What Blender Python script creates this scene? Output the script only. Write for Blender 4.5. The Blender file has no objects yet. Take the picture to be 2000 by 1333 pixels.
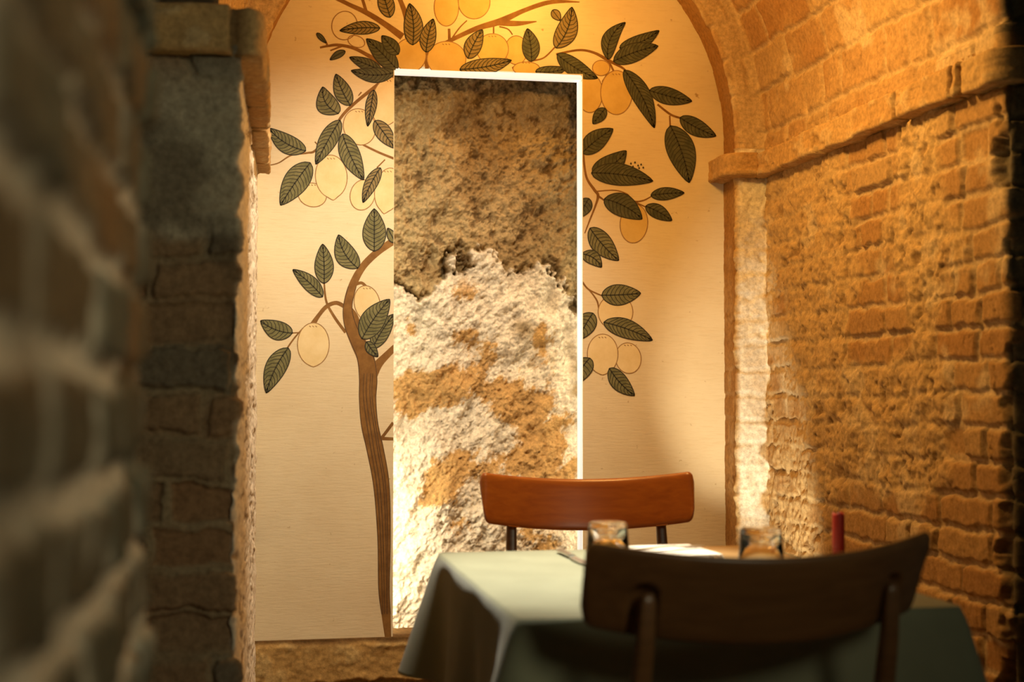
import bpy, bmesh, math, random
import numpy as np
from mathutils import Vector, Matrix
random.seed(7)
C = bpy.context.scene.collection
sc = bpy.context.scene

# ------------------------------------------------------------------ camera
F = 2800.0                       # focal length in pixels of the 2000 px frame
YAW = math.radians(10.56); PITCH = math.radians(1.90); EYE = 1.02
cd = bpy.data.cameras.new('camera'); cam = bpy.data.objects.new('camera', cd); C.objects.link(cam)
cam.location = (0, 0, EYE)
cam.rotation_euler = (math.radians(90) + PITCH, 0, -YAW)
cd.sensor_width = 36; cd.lens = F / 2000 * 36
cd.dof.use_dof = True; cd.dof.focus_distance = 3.75; cd.dof.aperture_fstop = 3.6
cd.clip_start = 0.02
sc.camera = cam
RM = cam.rotation_euler.to_matrix()
def ray(px, py):
    return RM @ Vector(((px - 1000) / F, (666.5 - py) / F, -1))
def onY(px, py, Y):
    d = ray(px, py); k = Y / d.y
    return Vector((d.x * k, Y, EYE + d.z * k))
def onZ(px, py, Z):
    d = ray(px, py); k = (Z - EYE) / d.z
    return Vector((d.x * k, d.y * k, Z))

# ------------------------------------------------------------------ world, lights, exposure
w = bpy.data.worlds.new('world'); sc.world = w; w.use_nodes = True
w.node_tree.nodes['Background'].inputs[0].default_value = (0.80, 0.82, 0.55, 1)
w.node_tree.nodes['Background'].inputs[1].default_value = 0.018
sc.view_settings.view_transform = 'Standard'; sc.view_settings.look = 'None'
sc.view_settings.exposure = 0; sc.view_settings.gamma = 1
sc.view_settings.use_curve_mapping = False

def light(name, kind, loc, energy, col, target=None, **kw):
    l = bpy.data.lights.new(name, kind); l.energy = energy; l.color = col
    for k, v in kw.items(): setattr(l, k, v)
    o = bpy.data.objects.new(name, l); C.objects.link(o); o.location = loc
    if target is not None:
        o.rotation_euler = (Vector(target) - Vector(loc)).to_track_quat('-Z', 'Y').to_euler()
    return o
# warm lamp high under the vault near the mural
light('vault_lamp', 'POINT', (0.72, 3.62, 2.12), 6.0, (1.0, 0.50, 0.10), shadow_soft_size=0.04)
# whiter downlight in the vault thrown on the left of the mural
light('mural_spotlight', 'SPOT', (0.50, 2.95, 2.15), 72, (1.0, 0.92, 0.73), (0.26, 3.90, 0.86),
      spot_size=math.radians(84), spot_blend=1.0, shadow_soft_size=0.03)
# downlight over the free end of the table
light('table_downlight', 'SPOT', (0.55, 2.60, 2.20), 300, (1.0, 0.92, 0.75), (0.52, 2.20, 0.73),
      spot_size=math.radians(36), spot_blend=0.9, shadow_soft_size=0.03)
# warm lamp washing the right wall
light('wall_lamp_glow', 'SPOT', (0.70, 2.85, 1.98), 24, (1.0, 0.58, 0.16), (1.43, 3.0, 1.0), spot_size=math.radians(130), spot_blend=0.7, shadow_soft_size=0.04)
light('vault_glow', 'POINT', (0.85, 3.0, 1.97), 13, (1.0, 0.50, 0.11), shadow_soft_size=0.05)  # unseen point light added to bring warm orange onto the mural
# small uplight on the floor in the right-hand corner, behind the table
light('corner_uplight', 'SPOT', (1.12, 3.05, 0.12), 62, (1.0, 0.88, 0.64), (1.40, 3.80, 0.95),
      spot_size=math.radians(31), spot_blend=0.8, shadow_soft_size=0.02)
# dim daylight reaching in from the room behind the camera
light('room_daylight', 'SPOT', (1.15, -0.55, 2.0), 70, (1.0, 0.92, 0.62), (-0.10, 1.45, 1.28), spot_size=math.radians(66), spot_blend=1.0, shadow_soft_size=0.35)

# ------------------------------------------------------------------ helpers
def tag(o, label=None, cat=None, group=None, kind=None):
    if label: o['label'] = label
    if cat: o['category'] = cat
    if group: o['group'] = group
    if kind: o['kind'] = kind
    return o
def empty(name, loc, label, cat, rz=0, group=None):
    o = bpy.data.objects.new(name, None); C.objects.link(o)
    o.empty_display_size = 0.05
    o.location = loc; o.rotation_euler = (0, 0, rz)
    return tag(o, label, cat, group)
def obj(name, me, mats, parent=None, smooth=True):
    o = bpy.data.objects.new(name, me); C.objects.link(o)
    for m in (mats if isinstance(mats, (list, tuple)) else [mats]): me.materials.append(m)
    if smooth: me.polygons.foreach_set('use_smooth', np.ones(len(me.polygons), bool))
    if parent: o.parent = parent
    return o
def bm_obj(name, bm, mats, parent=None, smooth=True):
    bmesh.ops.recalc_face_normals(bm, faces=bm.faces)
    me = bpy.data.meshes.new(name); bm.to_mesh(me); bm.free()
    return obj(name, me, mats, parent, smooth)
def grid_mesh(name, P, mats, col=None, parent=None, flip=False, attrs=None):
    """P: (n, m, 3) array of points -> quad grid mesh with an optional colour attribute"""
    n, m, _ = P.shape
    me = bpy.data.meshes.new(name)
    i = np.arange(n * m).reshape(n, m)
    q = np.stack([i[:-1, :-1], i[1:, :-1], i[1:, 1:], i[:-1, 1:]], -1).reshape(-1, 4)
    if flip: q = q[:, ::-1]
    me.vertices.add(n * m); me.vertices.foreach_set('co', P.reshape(-1).astype(np.float32))
    nf = len(q)
    me.loops.add(nf * 4); me.loops.foreach_set('vertex_index', q.reshape(-1).astype(np.int32))
    me.polygons.add(nf); me.polygons.foreach_set('loop_start', np.arange(0, nf * 4, 4, dtype=np.int32))
    me.update(calc_edges=True)
    if col is not None:
        a = me.color_attributes.new('Col', 'FLOAT_COLOR', 'POINT')
        c = np.ones((n * m, 4), np.float32); c[:, :3] = col.reshape(-1, 3)
        a.data.foreach_set('color', c.reshape(-1))
    return obj(name, me, mats, parent)

# ---- numpy noise
def _h(ix, iy, seed):
    n = (ix.astype(np.int64) * 374761393 + iy.astype(np.int64) * 668265263 + seed * 974634777) & 0xFFFFFFFF
    n = ((n ^ (n >> 13)) * 1274126177) & 0xFFFFFFFF
    n = (n ^ (n >> 16)) & 0xFFFFFFFF
    return n / 4294967295.0
def vnoise(x, y, seed=0):
    ix = np.floor(x); iy = np.floor(y); fx = x - ix; fy = y - iy
    ux = fx * fx * fx * (fx * (fx * 6 - 15) + 10); uy = fy * fy * fy * (fy * (fy * 6 - 15) + 10)
    a = _h(ix, iy, seed); b = _h(ix + 1, iy, seed); c = _h(ix, iy + 1, seed); d = _h(ix + 1, iy + 1, seed)
    return (a + (b - a) * ux + (c - a) * uy + (a - b - c + d) * ux * uy) * 2 - 1
def fbm(x, y, oct=5, seed=0, gain=0.5, rot=0.6):
    s = 0; amp = 1; tot = 0; cr, sr = math.cos(rot), math.sin(rot)
    for k in range(oct):
        s = s + amp * vnoise(x + 17.3 * k, y - 9.1 * k, seed + k); tot += amp; amp *= gain
        x, y = (x * cr - y * sr) * 2.03, (x * sr + y * cr) * 2.03
    return s / tot * 1.6
def sst(a, b, x):
    t = np.clip((x - a) / (b - a), 0, 1); return t * t * (3 - 2 * t)
def mixc(c, d, k): return c * (1 - k[..., None]) + np.asarray(d, float) * k[..., None]

def bricks(S, T, rh=0.067, bl=0.25, joint=0.011, seed=0, wav=0.006, ragged=0.004):
    """height field (m) and masks of irregular old brickwork over metre coordinates S along, T up"""
    Sd = S + ragged * fbm(S * 30, T * 30, 3, seed + 50)
    Td = T + wav * fbm(S * 2.2, T * 2.2, 2, seed + 60) + ragged * fbm(S * 30, T * 30, 3, seed + 70)
    row = np.floor(Td / rh)
    off = 0.5 * bl * (row % 2) + bl * 0.35 * _h(row, row * 0, seed + 1)
    L = bl * (0.85 + 0.35 * _h(row, row * 0 + 3, seed + 2))
    u = (Sd + off) / L; ci = np.floor(u)
    jit = 0.32 * (_h(ci, row, seed + 3) - 0.5); jit2 = 0.32 * (_h(ci + 1, row, seed + 3) - 0.5)
    f = u - ci
    left = np.where(f < jit, 1, 0); right = np.where(f > 1 + jit2, 1, 0)
    cid = ci - left + right
    a0 = cid + 0.32 * (_h(cid, row, seed + 3) - 0.5); a1 = cid + 1 + 0.32 * (_h(cid + 1, row, seed + 3) - 0.5)
    # some bricks are split into headers
    half = _h(cid, row, seed + 4) < 0.35
    mid = (a0 + a1) / 2
    hi = np.where(half & (u > mid), 1, 0)
    b0 = np.where(half & (u > mid), mid, a0); b1 = np.where(half & (u <= mid), mid, a1)
    ds = np.minimum(u - b0, b1 - u) * L
    fr = Td / rh - row; dt = np.minimum(fr, 1 - fr) * rh
    d = np.minimum(ds, dt)
    r1 = _h(cid * 2 + hi, row, seed + 5); r2 = _h(cid * 2 + hi, row, seed + 6); r3 = _h(cid * 2 + hi, row, seed + 7)
    m = sst(joint * 0.35, joint * 0.35 + 0.006, d)     # 1 on the brick, 0 in the joint
    return m, r1, r2, r3, d

# ------------------------------------------------------------------ materials
def nodes(name, rough=0.8, col=(0.5, 0.5, 0.5), metal=0, spec=0.5):
    m = bpy.data.materials.new(name); m.use_nodes = True
    nt = m.node_tree; b = nt.nodes['Principled BSDF']
    b.inputs['Base Color'].default_value = (*col, 1); b.inputs['Roughness'].default_value = rough
    b.inputs['Metallic'].default_value = metal; b.inputs['Specular IOR Level'].default_value = spec
    return m, nt, b
def noise_node(nt, scale, detail=5, rough=0.6, vec=None, dist=0):
    n = nt.nodes.new('ShaderNodeTexNoise'); n.inputs['Scale'].default_value = scale
    n.inputs['Detail'].default_value = detail; n.inputs['Roughness'].default_value = rough
    n.inputs['Distortion'].default_value = dist
    if vec is not None: nt.links.new(vec, n.inputs['Vector'])
    return n
def bump(nt, b, h, strength=0.4, dist=0.002):
    n = nt.nodes.new('ShaderNodeBump'); n.inputs['Strength'].default_value = strength; n.inputs['Distance'].default_value = dist
    nt.links.new(h, n.inputs['Height']); nt.links.new(n.outputs[0], b.inputs['Normal']); return n
def ramp(nt, fac, stops):
    r = nt.nodes.new('ShaderNodeValToRGB'); e = r.color_ramp.elements
    while len(e) < len(stops): e.new(0.5)
    for k, (p, c) in enumerate(stops): e[k].position = p; e[k].color = (*c, 1)
    nt.links.new(fac, r.inputs[0]); return r
def mul(nt, a, bcol, fac=1.0, mode='MULTIPLY'):
    x = nt.nodes.new('ShaderNodeMix'); x.data_type = 'RGBA'; x.blend_type = mode
    x.inputs[0].default_value = fac; nt.links.new(a, x.inputs[6]); nt.links.new(bcol, x.inputs[7]); return x
def masonry(name, rough=0.9, fine=0.5, spec=0.25):
    m, nt, b = nodes(name, rough, spec=spec)
    at = nt.nodes.new('ShaderNodeAttribute'); at.attribute_name = 'Col'
    tc = nt.nodes.new('ShaderNodeTexCoord')
    n = noise_node(nt, 90, 6, 0.7, tc.outputs['Object'])
    r = ramp(nt, n.outputs[0], [(0.25, (0.55, 0.52, 0.48)), (0.75, (1.25, 1.22, 1.18))])
    x = mul(nt, at.outputs['Color'], r.outputs[0]); nt.links.new(x.outputs[2], b.inputs['Base Color'])
    n2 = noise_node(nt, 160, 6, 0.75, tc.outputs['Object'])
    bump(nt, b, n2.outputs[0], fine, 0.004)
    return m
M_MAS = masonry('old_masonry')
M_ROCK = masonry('raw_rock', 0.85, 0.6)

def plaster_mat():
    m, nt, b = nodes('mural_plaster', 0.75, spec=0.3)
    tc = nt.nodes.new('ShaderNodeTexCoord')
    n = noise_node(nt, 3.0, 6, 0.6, tc.outputs['Object'])
    r = ramp(nt, n.outputs[0], [(0.3, (0.70, 0.57, 0.36)), (0.7, (0.80, 0.685, 0.46))])
    mp = nt.nodes.new('ShaderNodeMapping'); mp.inputs['Scale'].default_value = (8, 8, 70)
    nt.links.new(tc.outputs['Object'], mp.inputs[0])
    n2 = noise_node(nt, 3.0, 5, 0.65, mp.outputs[0])
    r2 = ramp(nt, n2.outputs[0], [(0.30, (0.94, 0.92, 0.88)), (0.5, (1, 1, 1))])
    x = mul(nt, r.outputs[0], r2.outputs[0])
    n3 = noise_node(nt, 45, 2, 0.5, tc.outputs['Object'])
    r3 = ramp(nt, n3.outputs[0], [(0.20, (0.6, 0.5, 0.38)), (0.27, (1, 1, 1))])
    y = mul(nt, x.outputs[2], r3.outputs[0])
    nt.links.new(y.outputs[2], b.inputs['Base Color'])
    bump(nt, b, n2.outputs[0], 0.35, 0.002)
    return m
M_PLASTER = plaster_mat()
def paint(name, c0, c1, scale=60):
    m, nt, b = nodes(name, 0.7, spec=0.25)
    tc = nt.nodes.new('ShaderNodeTexCoord')
    n = noise_node(nt, scale, 5, 0.65, tc.outputs['Object'])
    r = ramp(nt, n.outputs[0], [(0.35, c0), (0.65, c1)])
    nt.links.new(r.outputs[0], b.inputs['Base Color']); return m
M_LEAF = paint('leaf_paint', (0.12, 0.115, 0.045), (0.215, 0.195, 0.085), 40)
M_LEAFD = paint('dark_leaf_paint', (0.055, 0.062, 0.035), (0.115, 0.115, 0.06), 40)
M_LEAFO = paint('faded_leaf_paint', (0.19, 0.14, 0.05), (0.28, 0.21, 0.09), 40)
M_VEIN = paint('vein_paint', (0.030, 0.028, 0.018), (0.05, 0.045, 0.025))
M_BARK = paint('bark_paint', (0.17, 0.078, 0.018), (0.27, 0.135, 0.035), 25)
M_LEM = paint('lemon_paint', (0.72, 0.55, 0.27), (0.80, 0.64, 0.36), 18)
M_LEMG = paint('golden_lemon_paint', (0.60, 0.40, 0.12), (0.70, 0.50, 0.18), 14)
M_LINE = paint('lemon_outline_paint', (0.24, 0.13, 0.045), (0.38, 0.22, 0.09))

# ------------------------------------------------------------------ the alcove
YM = 3.90                                    # face of the painted wall
REC = 0.11                                   # depth of the arched recess it sits in
ARC = onY(955, 262, YM); ZC = ARC.z
XL, XR = onY(490, 700, YM).x, onY(1416, 700, YM).x
XC, R0 = (XL + XR) / 2, (XR - XL) / 2
YF = YM - REC
XW = onY(1502, 700, YF).x                    # right wall plane
YE = 2.51                                    # near end of the right wall
ring = XW - XR
def path(pts, res, rnd):
    pts = np.array(pts, float); seg = np.linalg.norm(np.diff(pts, axis=0), axis=1); cum = np.r_[0, np.cumsum(seg)]
    fine = 0.001; s = np.arange(0, cum[-1], fine)
    P = np.stack([np.interp(s, cum, pts[:, 0]), np.interp(s, cum, pts[:, 1])], 1)
    k = max(1, int(rnd / fine)); ker = np.ones(k) / k
    Pp = np.pad(P, ((k, k), (0, 0)), mode='edge')
    Pp[:k] = P[0] + (P[0] - P[1]) * np.arange(k, 0, -1)[:, None]; Pp[-k:] = P[-1] + (P[-1] - P[-2]) * np.arange(1, k + 1)[:, None]
    Q = np.stack([np.convolve(Pp[:, i], ker, 'same') for i in (0, 1)], 1)[k:-k]
    T = np.gradient(Q, axis=0); T /= np.linalg.norm(T, axis=1)[:, None]
    st = max(1, int(res / fine)); idx = np.arange(0, len(s), st)
    return s[idx], Q[idx], T[idx]

# ---- right wall: recess cheek -> pale front band -> long brick wall -> outer corner -> dark front face
pr = [(XR, YM + 0.06), (XR, YF), (XW, YF), (XW, YE), (XW + 0.75, YE)]
s, Q, T = path(pr, 0.004, 0.03)
N = np.stack([-T[:, 1] * -1, T[:, 0] * -1], 1)      # into the room
N = np.stack([T[:, 1], -T[:, 0]], 1)
s1 = 0.06 + REC; s2 = s1 + ring; s3 = s2 + (YF - YE)
ZT = 1.61
t = np.arange(0.0, ZT + 0.08, 0.004)
S, Tt = np.meshgrid(s, t, indexing='ij')
def right_look(S, T, seed, big=False):
    rh, bl = (0.067, 0.235) if not big else (0.115, 0.27)
    m, r1, r2, r3, d = bricks(S, T, rh, bl, 0.012, seed, 0.010, 0.005)
    smear = sst(-0.25, 0.25, fbm(S * 3.2, T * 3.2, 4, seed + 11) + 0.35 - 1.1 * sst(s3 - 0.55, s3 - 0.1, S) - 0.9 * sst(0.75, 0.45, T) * sst(s2 + .4, s2 + .8, S))
    if big: smear = smear * 0.45
    rough = fbm(S * 26, T * 26, 5, seed + 12, 0.6); med = fbm(S * 9, T * 9, 4, seed + 13)
    hb = m * 0.010 + (r1 - 0.5) * 0.009 * m + 0.0018 * rough
    hs = 0.008 + 0.008 * rough + 0.004 * med + 0.003 * m
    pits = sst(0.35, 0.8, fbm(S * 34, T * 34, 4, seed + 14, 0.6)); hs -= 0.006 * pits
    deep = (r3 > 0.93) * m * 0.010; hb -= deep
    crack = sst(0.012, 0.0, np.abs(fbm(S * 5, T * 5, 4, seed + 15))) * sst(0.2, 0.6, vnoise(S * 2, T * 2, seed + 16)); hb -= crack * 0.008
    h = hb * (1 - smear) + hs * smear
    c = np.zeros(S.shape + (3,)); c[:] = (0.47, 0.285, 0.115)
    c = mixc(c, (0.40, 0.205, 0.07), r2 * 0.8); c = mixc(c, (0.52, 0.36, 0.17), sst(0.6, 1, r1) * 0.7)
    c = mixc(c, (0.58, 0.43, 0.24), (1 - m) * 0.8)
    c = mixc(c, (0.60, 0.42, 0.20), smear * 0.75)
    c = mixc(c, (0.16, 0.08, 0.03), 0.55 * pits * smear)
    c = mixc(c, (0.66, 0.52, 0.32), 0.7 * sst(0.35, 0.75, fbm(S * 7, T * 7, 4, seed + 17)))
    return h, c, m
h, col, m = right_look(S, Tt, 3)
# limewashed front band beside the mural, whitened further to carry its light
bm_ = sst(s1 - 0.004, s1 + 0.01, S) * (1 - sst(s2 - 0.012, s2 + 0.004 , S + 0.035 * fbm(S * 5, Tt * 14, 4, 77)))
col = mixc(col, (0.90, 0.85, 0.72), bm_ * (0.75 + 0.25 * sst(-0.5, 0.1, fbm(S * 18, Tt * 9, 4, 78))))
# recess cheek: plain, darker ochre brown
ck = 1 - sst(s1 - 0.02, s1 - 0.004, S)
col = mixc(col, (0.34, 0.165, 0.04), ck * (0.8 + 0.2 * vnoise(S * 20, Tt * 20, 5)))
h = h * (1 - 0.8 * ck) * (1 - 0.45 * bm_)
# outer front face painted dark to carry its dim light, with a ragged arris
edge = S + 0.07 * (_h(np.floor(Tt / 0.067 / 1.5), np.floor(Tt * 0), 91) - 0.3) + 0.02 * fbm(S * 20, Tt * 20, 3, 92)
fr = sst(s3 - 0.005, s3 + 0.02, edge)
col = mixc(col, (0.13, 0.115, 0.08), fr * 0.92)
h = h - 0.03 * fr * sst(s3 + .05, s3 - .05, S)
P = np.zeros(S.shape + (3,))
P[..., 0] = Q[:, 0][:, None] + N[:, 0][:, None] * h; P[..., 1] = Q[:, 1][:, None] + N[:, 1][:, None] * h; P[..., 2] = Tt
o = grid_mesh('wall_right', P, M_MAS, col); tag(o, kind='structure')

# ---- vault: the same section swept round the arch
s, Qv, Tv = path([(R0, YM + 0.06), (R0, YF), (R0 + ring, YF), (R0 + ring, YE), (R0 + ring + 0.75, YE)], 0.005, 0.035)
Nr = Tv[:, 1]; Ny = -Tv[:, 0]
th = np.linspace(-0.03, math.pi, 470)
S, TH = np.meshgrid(s, th, indexing='ij')
Tt = ZC + TH * (R0 + ring)
h, col, m = right_look(S, Tt, 21, big=True)
rg = sst(s1 - 0.004, s1 + 0.01, S) * (1 - sst(s2 - 0.02, s2 + 0.01, S + 0.01 * fbm(S * 9, Tt * 9, 3, 7)))
h = h * (1 - 0.75 * rg) + rg * 0.004 * fbm(S * 12, Tt * 12, 4, 9)
col = mixc(col, (0.66, 0.50, 0.29), rg * 0.85)
ck = 1 - sst(s1 - 0.02, s1 - 0.004, S); col = mixc(col, (0.34, 0.165, 0.04), ck * 0.9); h = h * (1 - 0.85 * ck)
fr = sst(s3 - 0.02, s3 + 0.02, S + 0.03 * fbm(S * 9, Tt * 9, 4, 95)); col = mixc(col, (0.13, 0.115, 0.08), fr * 0.92)  # arch front darkened in colour for its dim light
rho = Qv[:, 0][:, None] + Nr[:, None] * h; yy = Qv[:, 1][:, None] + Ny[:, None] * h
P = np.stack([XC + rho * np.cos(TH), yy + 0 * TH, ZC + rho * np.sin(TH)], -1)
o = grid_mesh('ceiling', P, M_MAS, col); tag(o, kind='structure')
# strip of wall between the string course and the springing of the vault
zz = np.arange(ZT + 0.02, ZC + 0.012, 0.005)
S, Zz = np.meshgrid(s, zz, indexing='ij'); h, col, m = right_look(S, Zz, 21, big=True)
rg = sst(s1 - 0.004, s1 + 0.01, S) * (1 - sst(s2 - 0.02, s2 + 0.01, S)); h = h * (1 - 0.75 * rg); col = mixc(col, (0.66, 0.50, 0.29), rg * 0.85)
ck = 1 - sst(s1 - 0.02, s1 - 0.004, S); col = mixc(col, (0.34, 0.165, 0.04), ck * 0.9); h = h * (1 - 0.85 * ck)
fr = sst(s3 - 0.02, s3 + 0.02, S); col = mixc(col, (0.13, 0.115, 0.08), fr * 0.92)  # same painted dimness on the outer face here
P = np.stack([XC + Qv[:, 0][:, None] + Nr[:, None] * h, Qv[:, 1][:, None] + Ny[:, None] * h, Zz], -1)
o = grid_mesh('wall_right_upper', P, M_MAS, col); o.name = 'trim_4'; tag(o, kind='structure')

# ---- brick string course (ledge) along the right wall, wrapping into the recess
def ledge(name, pts, sign, zb, zt, proj, seed, stop=None):
    s, Q, T = path(pts, 0.004, 0.02)
    N = np.stack([T[:, 1], -T[:, 0]], 1) * sign
    prof = [(-0.02, 0)] + [(x, 0) for x in np.linspace(0, 0.9, 10)] + [(1, y) for y in np.linspace(0.06, 0.94, 18)] + [(x, 1) for x in np.linspace(0.9, 0, 10)]
    prof = np.array(prof)
    # soften profile
    off = prof[:, 0] * proj; z = zb + prof[:, 1] * (zt - zb)
    S, K = np.meshgrid(s, np.arange(len(prof)), indexing='ij')
    L = 0.235; u = S / L + 0.12 * vnoise(np.floor(S / L), 0 * S, seed); f = u - np.floor(u); dd = np.minimum(f, 1 - f) * L
    brick = np.floor(u); jt = sst(0.008, 0.003, dd + 0.002 * fbm(S * 40, z[None, :] * 40, 2, seed + 3))
    r = _h(brick, brick * 0, seed); off2 = off[None, :] + (r - 0.5) * 0.006 * (off[None, :] > 0.01)
    rough = fbm(S * 24, z[None, :] * 40 + off[None, :] * 30, 4, seed + 1)
    off2 = off2 * (1 - 0.75 * jt * (off[None, :] > 0.01)) + 0.004 * rough
    zj = z[None, :] + 0.003 * fbm(S * 10, K * 0.3, 3, seed + 4) + (r - 0.5) * 0.003
    P = np.stack([Q[:, 0][:, None] + N[:, 0][:, None] * off2, Q[:, 1][:, None] + N[:, 1][:, None] * off2, zj], -1)
    c = np.zeros(S.shape + (3,)); c[:] = (0.56, 0.37, 0.16); c = mixc(c, (0.46, 0.26, 0.09), r * 0.7)
    c = mixc(c, (0.12, 0.07, 0.03), jt * 0.8); c = mixc(c, (0.62, 0.46, 0.25), 0.6 * sst(0.1, 0.6, rough))
    if stop: c = mixc(c, (0.14, 0.12, 0.08), sst(stop - 0.02, stop + 0.04, S) * 0.9)  # past the corner the ledge colour carries the dim light too
    o = grid_mesh(name, P, M_MAS, c, flip=(sign < 0)); tag(o, kind='structure'); return o
ledge('trim_1', pr, 1, ZT - 0.005, ZT + 0.06, 0.047, 31, s3)

# ---- left wall: cheek by the mural, broken reveal whitened to carry its bright light, then the dark brick pier facing the room
pl = [(-0.75, 2.45), (-0.012, 2.45), (0.030, YF), (0.030, YM + 0.06)]
s, Q, T = path(pl, 0.003, 0.014)
N = np.stack([T[:, 1], -T[:, 0]], 1)
t = np.arange(0.0, 1.62, 0.0035)
S, Tt = np.meshgrid(s, t, indexing='ij')
c0 = 0.738
m, r1, r2, r3, d = bricks(S, Tt + 0.02, 0.074, 0.46, 0.013, 41, 0.010, 0.006)
rough = fbm(S * 24, Tt * 24, 5, 42, 0.6); med = fbm(S * 7, Tt * 9, 4, 43)
pt = sst(1.27, 1.30, Tt + 0.02 * med) * sst(1.60, 1.5, Tt)                 # rendered patch on the pier
h = (m * 0.011 + (r1 - 0.5) * 0.008 * m) * (1 - 0.85 * pt) + 0.003 * rough + 0.004 * med + 0.006 * pt
h -= 0.018 * (r3 > 0.9) * m * (1 - pt)
col = np.zeros(S.shape + (3,)); col[:] = (0.24, 0.18, 0.11); col = mixc(col, (0.30, 0.17, 0.085), r2 * 0.9)
col = mixc(col, (0.14, 0.13, 0.10), sst(.6, 1, r1) * 0.8)
col = mixc(col, (0.33, 0.26, 0.16), (1 - m) * (0.2 + 0.6 * sst(0, .6, fbm(S * 6, Tt * 6, 3, 40))) * (1 - pt)); col = mixc(col, (0.44, 0.40, 0.30), pt * 0.85)
col = mixc(col, (0.10, 0.07, 0.04), 0.6 * sst(0.2, 0.7, fbm(S * 5, Tt * 6, 5, 44)))
rv = sst(c0 - 0.004, c0 + 0.02, S + 0.012 * fbm(S * 12, Tt * 25, 4, 45))
col = mixc(col, (0.90, 0.85, 0.72), rv * 0.95)
pit = sst(0.15, 0.6, fbm(S * 8, Tt * 34, 4, 46, 0.6)); col = mixc(col, (0.30, 0.20, 0.09), rv * pit * (0.8 - 0.6 * sst(0.95, 1.15, Tt) * sst(1.5, 1.4, Tt)))  # pits left paler at mid height, where the reveal's light is painted in
h = h * (1 - rv) + rv * (0.004 * fbm(S * 10, Tt * 30, 5, 47, 0.6) - 0.004 * pit)
arr = np.exp(-((S - c0) / 0.02) ** 2); h = h + arr * (0.006 * fbm(S * 3, Tt * 16, 5, 48, 0.65) - 0.002)
P = np.stack([Q[:, 0][:, None] + N[:, 0][:, None] * h, Q[:, 1][:, None] + N[:, 1][:, None] * h, Tt], -1)
o = grid_mesh('wall_left', P, M_MAS, col); tag(o, kind='structure')
# left string course, seen almost end on
ledge('trim_2', [(-0.75, 2.45), (-0.012, 2.45), (0.018, YF - 0.01)], 1, ZT - 0.03, ZT + 0.05, 0.045, 52, None)
# recessed brickwork above the pier ledge
def slab(name, x0, x1, y, z0, z1, seed, base, res=0.006, flip=False):
    xs = np.arange(x0, x1, res); zs = np.arange(z0, z1, res); S, Z = np.meshgrid(xs, zs, indexing='ij')
    m, r1, r2, r3, d = bricks(S, Z, 0.075, 0.25, 0.012, seed)
    h = m * 0.010 + (r1 - .5) * 0.01 * m + 0.004 * fbm(S * 20, Z * 20, 4, seed)
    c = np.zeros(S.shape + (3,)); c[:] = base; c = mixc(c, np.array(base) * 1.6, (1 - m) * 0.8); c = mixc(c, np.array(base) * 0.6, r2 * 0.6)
    P = np.stack([S, y - h, Z], -1)
    o = grid_mesh(name, P, M_MAS, c); tag(o, kind='structure'); return o
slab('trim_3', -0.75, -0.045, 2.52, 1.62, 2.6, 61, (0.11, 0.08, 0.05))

# ---- near left wall, close to the lens
pn = [(-0.10, -0.6), (-0.092, 1.22), (-0.70, 1.30)]
pn = [(-0.70, 1.26), (-0.088, 1.24), (-0.088, -0.6)]
s, Q, T = path(pn, 0.004, 0.03); T = -T; N = np.stack([T[:, 1] * -1, T[:, 0]], 1)
N = np.stack([-T[:, 1], T[:, 0]], 1)
N = N * np.sign((N[-1, 0])) if N[-1, 0] != 0 else N
t = np.arange(0.2, 2.0, 0.004); S, Tt = np.meshgrid(s, t, indexing='ij')
m, r1, r2, r3, d = bricks(S, Tt + 0.022, 0.066, 0.20, 0.022, 71, 0.004, 0.005)
rough = fbm(S * 22, Tt * 22, 4, 72); med = fbm(S * 6, Tt * 6, 4, 73)
h = m * 0.008 + (r1 - .5) * 0.008 * m + 0.003 * rough + 0.005 * med
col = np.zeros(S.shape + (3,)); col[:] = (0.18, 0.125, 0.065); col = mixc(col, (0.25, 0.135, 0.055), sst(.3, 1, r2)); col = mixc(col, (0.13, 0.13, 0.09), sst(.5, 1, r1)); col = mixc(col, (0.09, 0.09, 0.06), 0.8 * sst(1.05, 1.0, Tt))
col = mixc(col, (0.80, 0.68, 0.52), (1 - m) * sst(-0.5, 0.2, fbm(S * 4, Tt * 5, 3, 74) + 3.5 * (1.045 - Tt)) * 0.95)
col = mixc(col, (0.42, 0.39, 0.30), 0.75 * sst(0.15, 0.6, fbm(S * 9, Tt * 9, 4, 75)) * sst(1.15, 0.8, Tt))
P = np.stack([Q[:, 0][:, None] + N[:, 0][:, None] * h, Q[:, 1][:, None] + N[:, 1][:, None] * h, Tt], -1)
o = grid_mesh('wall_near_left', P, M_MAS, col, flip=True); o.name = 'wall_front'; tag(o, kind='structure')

# ---- floor
xs = np.arange(-0.9, 2.3, 0.02); ys = np.arange(-0.6, 4.4, 0.02); S, Y = np.meshgrid(xs, ys, indexing='ij')
ti = np.maximum(sst(0.006, 0.002, np.abs((S % 0.3) - 0.15)), sst(0.006, 0.002, np.abs((Y % 0.3) - 0.15)))
c = np.zeros(S.shape + (3,)); c[:] = (0.22, 0.12, 0.06); c = mixc(c, (0.12, 0.08, 0.05), ti)
o = grid_mesh('floor', np.stack([S, Y, 0.002 * fbm(S * 3, Y * 3, 3, 2) - 0.002 * ti], -1), M_MAS, c); tag(o, kind='structure')

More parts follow.
